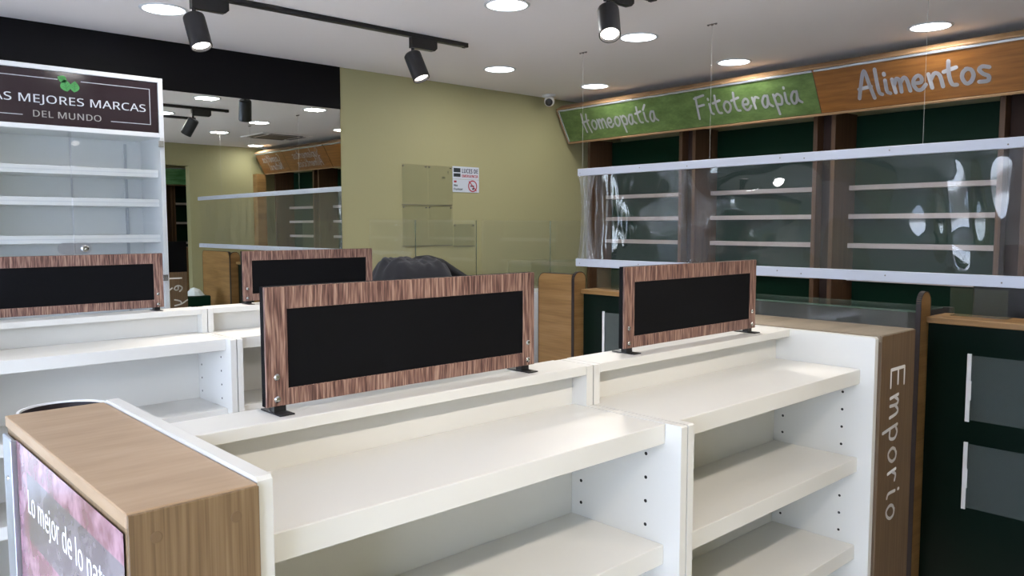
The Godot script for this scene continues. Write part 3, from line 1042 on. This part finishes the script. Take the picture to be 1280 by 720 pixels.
# ==================================================================== PVC screen on wires
func hanging_screen() -> void:
	var t := thing("hanging_screen", "clear plastic film screen between two white rails hung on thin wires before the counter", "screen", Vector3(3.45, 0, 0))
	var z0 := -3.232
	var z1 := 0.08
	var st := S()
	box(st, Vector3(-0.014, 1.911, z0), Vector3(0.010, 1.952, z1), 0.002)
	put("top_rail", st, "white_metal", t)
	st = S()
	box(st, Vector3(-0.014, 1.382, z0 - 0.012), Vector3(0.010, 1.427, z1), 0.002)
	put("bottom_rail", st, "white_metal", t)
	for y: float in [1.931, 1.405]:
		st = S()
		var z := z0 + 0.02
		var k := 0
		while z < z1:
			lathe(st, Vector3(-0.014, y + (0.004 if k % 2 else -0.005), z), Vector3.LEFT, [Vector2(0.0035, 0), Vector2(0.0025, 0.0012), Vector2(0.0001, 0.0014)], 8)
			z += [0.44, 0.31, 0.52, 0.12, 0.38][k % 5]
			k += 1
		put("rivets", st, "grille_grey", t).set_meta("kind", "stuff")
	# film
	var nu := 260
	var nv := 36
	var n := noise(41, 1.0, 2)
	var P := []
	for j in nv + 1:
		var v := float(j) / nv
		var row := PackedVector3Array()
		for i in nu + 1:
			var u := float(i) / nu
			var belly := sin(PI * v)
			var zl := z0 + 0.105 + 0.012 * belly
			var z := lerpf(zl, z1 - 0.01 - 0.03 * belly, u)
			var y := 1.420 + 0.498 * v
			var near_end := exp(-(z - z0) / 0.09)
			var near_mid := exp(-pow((z + 1.16) / 0.10, 2.0))
			var x := 0.016 * n.get_noise_2d(z * 1.5, y * 1.6) * (0.3 + belly)
			x += 0.026 * near_end * sin((z - z0) * 80.0) * (0.4 + 0.6 * belly) + 0.004 * near_end * sin(y * 40.0 + z * 60.0)
			x += 0.010 * near_mid * belly * sin((z + 1.16) * 34.0 + y * 4.0)
			row.append(Vector3(x, y, z))
		P.append(row)
	var N := []
	for j in nv + 1:
		var row := PackedVector3Array()
		for i in nu + 1:
			var du: Vector3 = P[j][mini(i + 1, nu)] - P[j][maxi(i - 1, 0)]
			var dv: Vector3 = P[mini(j + 1, nv)][i] - P[maxi(j - 1, 0)][i]
			var nn := du.cross(dv).normalized()
			row.append(nn if nn.x < 0 else -nn)
		N.append(row)
	st = S()
	for j in nv:
		for i in nu:
			for q: Array in [[0, 0, 1, 0, 1, 1], [0, 0, 1, 1, 0, 1]]:
				var a := Vector2i(i + q[0], j + q[1])
				var b := Vector2i(i + q[2], j + q[3])
				var c := Vector2i(i + q[4], j + q[5])
				var o := [a, b, c] if (P[b.y][b.x] - P[a.y][a.x]).cross(P[c.y][c.x] - P[a.y][a.x]).x > 0 else [a, c, b]
				for k: Vector2i in o:
					st.set_normal(N[k.y][k.x])
					st.set_uv(Vector2(float(k.x) / nu, float(k.y) / nv))
					st.add_vertex(P[k.y][k.x])
	put("clear_film", st, "pvc_film", t)
	# the gathered left edge of the film: corrugated, narrow in the middle
	for layer in 2:
		st = S()
		var G := []
		for j in 31:
			var v := j / 30.0
			var row := PackedVector3Array()
			var half := 0.070 - 0.050 * pow(sin(PI * v), 0.7)
			for i in 41:
				var u := i / 40.0
				var z := z0 + 0.085 - 0.008 * layer + (u - 0.5) * 2.0 * half
				var x := -0.016 - 0.012 * layer + 0.016 * sin(u * 19.0 + layer * 1.4 + 1.6 * sin(v * 4.0)) + 0.006 * n.get_noise_2d(u * 4.0, v * 5.0 + layer)
				row.append(Vector3(x, 1.4285 + 0.482 * v, z))
			G.append(row)
		st.set_smooth_group(0)
		for j in 30:
			for i in 40:
				for q: Vector3 in [G[j][i], G[j + 1][i + 1], G[j + 1][i], G[j][i], G[j][i + 1], G[j + 1][i + 1]]:
					st.add_vertex(q)
		st.index()
		st.generate_normals()
		put("gathered_edge", st, "pvc_fold", t)
	for z: float in [-3.205, -2.335, -1.315, -0.565]:
		st = S()
		rod(st, Vector3(0, 1.9525, z), Vector3(0, 2.612, z), 0.0007, 6)
		var wr := put("wire", st, "wire", t)
		st = S()
		rod(st, Vector3(0, 2.612, z), Vector3(0, 2.6195, z), 0.006, 8)
		for s: float in [-1.0, 1.0]:
			rod(st, Vector3(0.0, 2.613, z + s * 0.022), Vector3(0.0, 2.6195, z + s * 0.022), 0.005, 8)
		box(st, Vector3(-0.004, 2.616, z - 0.028), Vector3(0.004, 2.6195, z + 0.028), 0.0005)
		put("ceiling_hook", st, "grille_grey", wr)


# ==================================================================== olive wall: notices, acrylic, glass screens
func back_wall_things() -> void:
	var wall := -4.526
	# two safety plates
	var t := thing("safety_sign", "white plate reading luces de emergencia on the olive wall, above the no smoking plate", "sign", Vector3(3.515, 1.955, wall), 0.0, "white safety plates")
	bx("plate", Vector3(0, 0.0005, 0.001), Vector3(0.243, 0.09, 0.005), "sign_white", t, 0.0008)
	var st := S()
	for q: Array in [[0.008, 0.016, 0.070, 0.040], [0.008, 0.048, 0.070, 0.078]]:
		box(st, Vector3(q[0], q[1], 0.005), Vector3(q[2], q[3], 0.0058), 0)
	put("pictogram", st, "sign_dark", t)
	type("LUCES DE", "Droid Sans", true, 0.084, 0.044, 0.232, 0.076, 0.005, "sign_ink", t)
	type("EMERGENCIA", "Droid Sans", true, 0.084, 0.014, 0.232, 0.034, 0.005, "sign_red", t)
	t = thing("safety_sign", "pale blue plate reading No Fumar with a red prohibition ring on the olive wall", "sign", Vector3(3.515, 1.862, wall), 0.0, "white safety plates")
	bx("plate", Vector3(0, 0, 0.001), Vector3(0.243, 0.0915, 0.005), "sign_white", t, 0.0008)
	type("No", "Droid Sans", true, 0.010, 0.040, 0.042, 0.056, 0.005, "sign_dark", t)
	type("Fumar", "Droid Sans", true, 0.010, 0.014, 0.090, 0.030, 0.005, "sign_dark", t)
	bx("corner_mark", Vector3(0.010, 0.068, 0.005), Vector3(0.034, 0.082, 0.0056), "sign_red", t, 0.0)
	st = S()
	lathe(st, Vector3(0.182, 0.046, 0.005), Vector3.BACK, [Vector2(0.042, 0), Vector2(0.042, 0.0009), Vector2(0.034, 0.0009), Vector2(0.034, 0)], 28)
	var u := Vector2(0.7, -0.7)
	var p := Vector2(0.182, 0.046)
	quad(st, v3(p - u * 0.05 + u.orthogonal() * 0.004, 0.0062), v3(p + u * 0.05 + u.orthogonal() * 0.004, 0.0062), v3(p + u * 0.05 - u.orthogonal() * 0.004, 0.0062), v3(p - u * 0.05 - u.orthogonal() * 0.004, 0.0062), Vector3.BACK)
	put("prohibition_ring", st, "sign_red", t)
	st = S()
	box(st, Vector3(0.160, 0.042, 0.005), Vector3(0.196, 0.050, 0.0056), 0)
	disc(st, Vector2(0.186, 0.026), 0.008, 0.0056)
	put("cigarette", st, "sign_dark", t)
	# clear acrylic pockets
	var k := 0
	for q: Array in [[3.080, 1.765, 0.212, 0.275, "upper left"], [3.297, 1.765, 0.212, 0.275, "upper right"], [3.080, 1.482, 0.212, 0.278, "lower left"], [3.297, 1.482, 0.212, 0.278, "lower right"], [3.518, 1.474, 0.195, 0.162, "small"]]:
		t = thing("acrylic_pocket", ("clear acrylic pocket on the olive wall, the %s one of the block of four" % q[4]) if k < 4 else "small clear acrylic pocket on the olive wall, right of the block of four", "wall pocket", Vector3(q[0], q[1], wall), 0.0, "clear acrylic pockets on the olive wall")
		bx("pane", Vector3(0, 0, 0.008), Vector3(q[2], q[3], 0.011), "acrylic", t, 0.0)
		for sx: float in [0.012, q[2] - 0.012]:
			st = S()
			rod(st, Vector3(sx, q[3] - 0.012, 0.0005), Vector3(sx, q[3] - 0.012, 0.014), 0.0045, 8)
			put("peg", st, "grille_grey", t)
		bx("lip", Vector3(0, -0.001, 0.0005), Vector3(q[2], 0.003, 0.0078), "grille_grey", t, 0.0)
		if k == 1:
			st = S()
			hand(st, "sin", Vector2(0.118, 0.188), 0.010, 0.0028, 0.0115)
			hand(st, "t", Vector2(0.168, 0.222), 0.012, 0.0028, 0.0115)
			put("marker_note", st, "sign_dark", t)
		k += 1
	# low cabinet with the glass screens on it
	t = thing("side_counter", "low pale counter against the olive wall, carrying the glass screens", "counter", Vector3(2.56, 0, -4.35))
	bx("body", Vector3(0, 0, -0.15), Vector3(0.86, 1.17, 0.58), "white_paint", t)
	bx("worktop", Vector3(-0.06, 1.1705, -0.155), Vector3(0.865, 1.195, 0.60), "beech_board", t)
	var xs := [2.56, 2.895, 3.43]
	var ws := [0.329, 0.486, 0.645]
	var lb := ["leftmost pane of the glass screen row before the olive wall, beside the mirror", "second glass screen pane before the olive wall, above the dark jacket", "widest glass screen pane before the olive wall"]
	# panes stand in slim shoes; the two on the right carry on past the counter on their own legs
	for i in 3:
		t = thing("glass_screen", lb[i], "glass screen", Vector3(xs[i], 0, -4.10), 0.0, "frameless glass screens before the olive wall")
		var y0 := 1.1955 if i < 2 else 0.0
		bx("pane", Vector3(0.0, y0 + (0.01 if i < 2 else 0.30), -0.004), Vector3(ws[i], 1.658, 0.004), "glass", t, 0.0)
		bx("pane_edge", Vector3(ws[i] + 0.0002, y0 + (0.01 if i < 2 else 0.30), -0.004), Vector3(ws[i] + 0.0018, 1.658, 0.004), "glass_edge", t, 0.0)
		for x: float in [0.06, ws[i] - 0.10]:
			bx("shoe", Vector3(x, y0 + 0.0002, -0.02), Vector3(x + 0.05, y0 + (0.05 if i < 2 else 0.34), -0.0045), "aluminium", t)
	t = thing("glass_screen", "glass screen pane nearest the corner, ending behind the film screen", "glass screen", Vector3(4.078, 0, -4.10), 0.0, "frameless glass screens before the olive wall")
	bx("pane", Vector3(0, 0.30, -0.004), Vector3(0.33, 1.658, 0.004), "glass", t, 0.0)
	for x: float in [0.05, 0.23]:
		bx("shoe", Vector3(x, 0.0002, -0.02), Vector3(x + 0.05, 0.34, -0.0045), "aluminium", t)
	# acrylic box standing behind the gate
	t = thing("acrylic_box", "clear acrylic box behind the wooden gate, low before the olive wall", "box", Vector3(3.62, 0, -4.05))
	bx("stand", Vector3(0.02, 0, -0.01), Vector3(0.42, 1.18, 0.24), "white_paint", t)
	for q: Array in [[0.0, 0.0, 0.44, 0.004], [0.0, 0.226, 0.44, 0.23], [0.0, 0.0045, 0.004, 0.2255], [0.436, 0.0045, 0.44, 0.2255]]:
		bx("pane", Vector3(q[0], 1.181, q[1]), Vector3(q[2], 1.385, q[3]), "acrylic", t, 0.0)


# ==================================================================== small things
func security_camera(label: String, at: Vector3, look: Vector3) -> void:
	var t := thing("security_camera", label, "camera", at, 0.0, "small security cameras")
	var st := S()
	lathe(st, Vector3.ZERO, Vector3.DOWN, [Vector2(0.0001, 0.0005), Vector2(0.052, 0.0005), Vector2(0.050, 0.014), Vector2(0.034, 0.022), Vector2(0.0001, 0.022)], 24)
	put("base", st, "camera_white", t)
	var d := look.normalized()
	var c := Vector3(0, -0.050, 0)
	st = S()
	var prof := []
	for k in 15:
		var a := PI * k / 18.0
		prof.append(Vector2(maxf(0.0001, sin(a) * 0.040), -cos(a) * 0.040))
	lathe(st, c, d, prof, 24)
	put("housing", st, "camera_white", t)
	st = S()
	lathe(st, c, d, [Vector2(0.029, 0.026), Vector2(0.028, 0.032), Vector2(0.014, 0.037), Vector2(0.0001, 0.038)], 20)
	put("lens", st, "black_plastic", t)


func small_things() -> void:
	security_camera("small white security camera on the ceiling beside the olive wall's corner", Vector3(4.36, 2.62, -4.40), Vector3(-0.7, -0.35, 0.6))
	security_camera("small security camera seen in the mirror beside a downlight", Vector3(4.58, 2.62, 0.74), Vector3(-0.5, -0.5, -0.7))
	# dark jacket thrown over the far end of the second row
	var t := thing("jacket", "dark grey jacket bundled before the glass screens, between two sign boards", "jacket", Vector3(2.71, 1.1965, -3.89))
	var n := noise(77, 1.0, 2)
	var nu := 72
	var nv := 40
	var P := []
	for j in nv + 1:
		var v := float(j) / nv
		var row := PackedVector3Array()
		for i in nu + 1:
			var a := TAU * (i % nu) / nu
			# a folded block with soft corners, lower on its left
			var sq := 1.0 / pow(pow(absf(cos(a)), 4.0) + pow(absf(sin(a)), 4.0), 0.25)
			var x := cos(a) * sq * v * 0.235
			var z := sin(a) * sq * v * 0.19
			var crown := 0.235 * pow(maxf(0.0, 1.0 - pow(v, 7.0)), 0.55)
			crown *= 1.0 - 0.20 * smoothstep(-0.16, -0.21, x) - 0.10 * smoothstep(0.08, 0.22, x)
			var fold := 0.030 * n.get_noise_2d(x * 5.0 + z * 3.0, z * 7.0 - x * 2.5) + 0.018 * absf(n.get_noise_2d(x * 9.0 - z * 5.0 + 4.0, z * 8.0))
			row.append(Vector3(x, maxf(0.001, crown - fold * smoothstep(1.0, 0.8, v)), z))
		P.append(row)
	var st := S()
	st.set_smooth_group(0)
	for j in nv:
		for i in nu:
			for q: Vector3 in [P[j][i], P[j + 1][i + 1], P[j + 1][i], P[j][i], P[j][i + 1], P[j + 1][i + 1]]:
				st.set_uv(Vector2(q.x, q.z))
				st.add_vertex(q)
	st.index()
	st.generate_normals()
	put("cloth", st, "coat_cloth", t)
	# sleeve bent over the top and falling to the right
	st = S()
	var prev := []
	var path := [Vector3(0.02, 0.205, -0.02), Vector3(0.07, 0.222, -0.03), Vector3(0.14, 0.218, -0.03), Vector3(0.21, 0.190, -0.02), Vector3(0.28, 0.140, 0.0), Vector3(0.345, 0.095, 0.02), Vector3(0.40, 0.060, 0.03), Vector3(0.425, 0.045, 0.035)]
	for k in path.size():
		var ring := []
		var rr: float = [0.004, 0.026, 0.036, 0.042, 0.046, 0.046, 0.040, 0.004][k]
		var dir: Vector3 = (path[mini(k + 1, path.size() - 1)] - path[maxi(k - 1, 0)]).normalized()
		var sd := Vector3(0, 0, 1)
		var up := sd.cross(dir).normalized()
		for i in 17:
			var a := TAU * (i % 16) / 16.0
			var wob := 1.0 + 0.2 * n.get_noise_2d(k * 0.7 + cos(a) * 1.5, sin(a) * 2.0)
			ring.append(path[k] + (sd * cos(a) * 1.9 + up * sin(a) * 0.85) * rr * wob)
		if k:
			for i in 16:
				for q: Vector3 in [prev[i], ring[i + 1], ring[i], prev[i], prev[i + 1], ring[i + 1]]:
					st.add_vertex(q)
		prev = ring
	st.index()
	st.generate_normals()
	put("sleeve", st, "black_cloth", t)
	# round white bin between the rows
	t = thing("round_bin", "tall round bin with a white rim, just showing behind the nearest wooden end panel", "bin", Vector3(0.555, 0, -2.53))
	st = S()
	lathe(st, Vector3.ZERO, Vector3.UP, [Vector2(0.0001, 0.0), Vector2(0.105, 0.0), Vector2(0.115, 1.08)], 36)
	put("body", st, "rim_white", t)
	st = S()
	lathe(st, Vector3.ZERO, Vector3.UP, [Vector2(0.116, 1.08), Vector2(0.121, 1.09), Vector2(0.119, 1.10), Vector2(0.112, 1.10), Vector2(0.110, 1.092)], 36)
	put("rim", st, "rim_white", t)
	st = S()
	lathe(st, Vector3.ZERO, Vector3.UP, [Vector2(0.110, 1.095), Vector2(0.108, 0.9), Vector2(0.0001, 0.9)], 36)
	put("liner", st, "dark_band", t)
	# air conditioner seen in the mirror
	t = thing("air_conditioner", "square ceiling air conditioner seen in the mirror", "air conditioner", Vector3(4.07, 2.62, -0.62))
	bx("panel", Vector3(-0.29, -0.010, -0.29), Vector3(0.29, -0.0005, 0.29), "ceiling_paint", t, 0.003)
	bx("grille", Vector3(-0.165, -0.015, -0.165), Vector3(0.165, -0.0105, 0.165), "grille_grey", t, 0.002)
	for k in 4:
		var s := bx("outlet", Vector3(-0.19, -0.0135, 0.205), Vector3(0.19, -0.0102, 0.262), "black_plastic", t, 0.001)
		s.rotation.y = k * PI / 2
	# bin in front of the gate, seen in the mirror
	t = thing("waste_bin", "dark green waste bin with a white liner seen in the mirror", "bin", Vector3(3.18, 0, -0.42))
	bx("body", Vector3(-0.13, 0.0, -0.13), Vector3(0.13, 0.88, 0.13), "green_back", t, 0.01)
	st = S()
	var r2 := noise(9, 1.0, 2)
	for k in 10:
		var a := TAU * k / 10.0
		var b := TAU * (k + 1) / 10.0
		var ha := 0.90 + 0.07 * absf(r2.get_noise_1d(k * 3.1)) + 0.02 * (k % 2)
		var hb := 0.90 + 0.07 * absf(r2.get_noise_1d(((k + 1) % 10) * 3.1)) + 0.02 * ((k + 1) % 2)
		var pa := Vector3(cos(a) * 0.11, 0.881, sin(a) * 0.11)
		var pb := Vector3(cos(b) * 0.11, 0.881, sin(b) * 0.11)
		var qa := Vector3(cos(a) * 0.06, ha, sin(a) * 0.06)
		var qb := Vector3(cos(b) * 0.06, hb, sin(b) * 0.06)
		var nn := Vector3(cos((a + b) / 2), 0.5, sin((a + b) / 2)).normalized()
		quad(st, pa, pb, qb, qa, nn)
		tri(st, qa, qb, Vector3(0, 0.965, 0), Vector3(nn.x * 0.6, 0.8, nn.z * 0.6).normalized())
	put("liner", st, "grey_liner", t)


# ==================================================================== room beyond the doorway (seen in the mirror)
func next_room() -> void:
	var st := S()
	box(st, Vector3(2.2, 0, 2.62), Vector3(5.35, 2.62, 2.75), 0)
	struct("wall_far", st, "olive_wall")
	st = S()
	box(st, Vector3(2.05, 0, 0.97), Vector3(2.2, 2.62, 2.75), 0)
	struct("wall_side", st, "olive_wall")
	for k in 2:
		shelf_unit(["wooden shelf unit through the doorway in the mirror, behind the cabinet edge", "wooden shelf unit through the doorway in the mirror, right half"][k], Vector3(3.93 if k == 0 else 4.72, 0, 2.30), PI, 0.78, [1.95, 1.68, 1.40, 1.15, 0.9], "shelf units in the next room")
	var t := thing("header_sign", "green header box through the doorway in the mirror", "sign", Vector3(3.2, 2.175, 2.17), PI)
	bx("case", Vector3(-1.5, 0.0, -0.09), Vector3(0.1, 0.24, 0.0), "beech_post", t)
	sheet("printed_face", 1.58, 0.21, "green_sign_print", t, Vector3(-0.7, 0.12, 0.001))
	bx("light_strip", Vector3(-1.5, 0.226, 0.0005), Vector3(0.1, 0.239, 0.012), "silver_strip", t)
	t.scale = Vector3.ONE
	t = thing("wooden_cabinet", "plain brown wooden cabinet through the doorway in the mirror", "cabinet", Vector3(3.26, 0, 1.30))
	bx("body", Vector3(0, 0, 0), Vector3(0.60, 1.325, 0.30), "beech_board", t, 0.002)
	bx("top_board", Vector3(-0.01, 1.3255, -0.01), Vector3(0.61, 1.352, 0.31), "beech_board", t, 0.003)
	t = thing("bag", "small black bag hanging on the brown cabinet in the mirror", "bag", Vector3(3.53, 1.15, 1.238))
	st = S()
	lathe(st, Vector3.ZERO, Vector3.UP, [Vector2(0.0001, 0.0), Vector2(0.045, 0.004), Vector2(0.060, 0.03), Vector2(0.058, 0.08), Vector2(0.042, 0.115), Vector2(0.014, 0.128), Vector2(0.0001, 0.129)], 20)
	var bag := put("pouch", st, "black_cloth", t)
	bag.scale = Vector3(1.75, 1.0, 1.0)
	st = S()
	for sx: float in [-1.0, 1.0]:
		rod(st, Vector3(sx * 0.05, 0.11, 0.0), Vector3(0.0, 0.165, 0.055), 0.006, 8)
	put("strap", st, "black_cloth", t)
	downlight("ceiling downlight of the room beyond the doorway", 3.6, 1.13, "ceiling downlights above the frame")
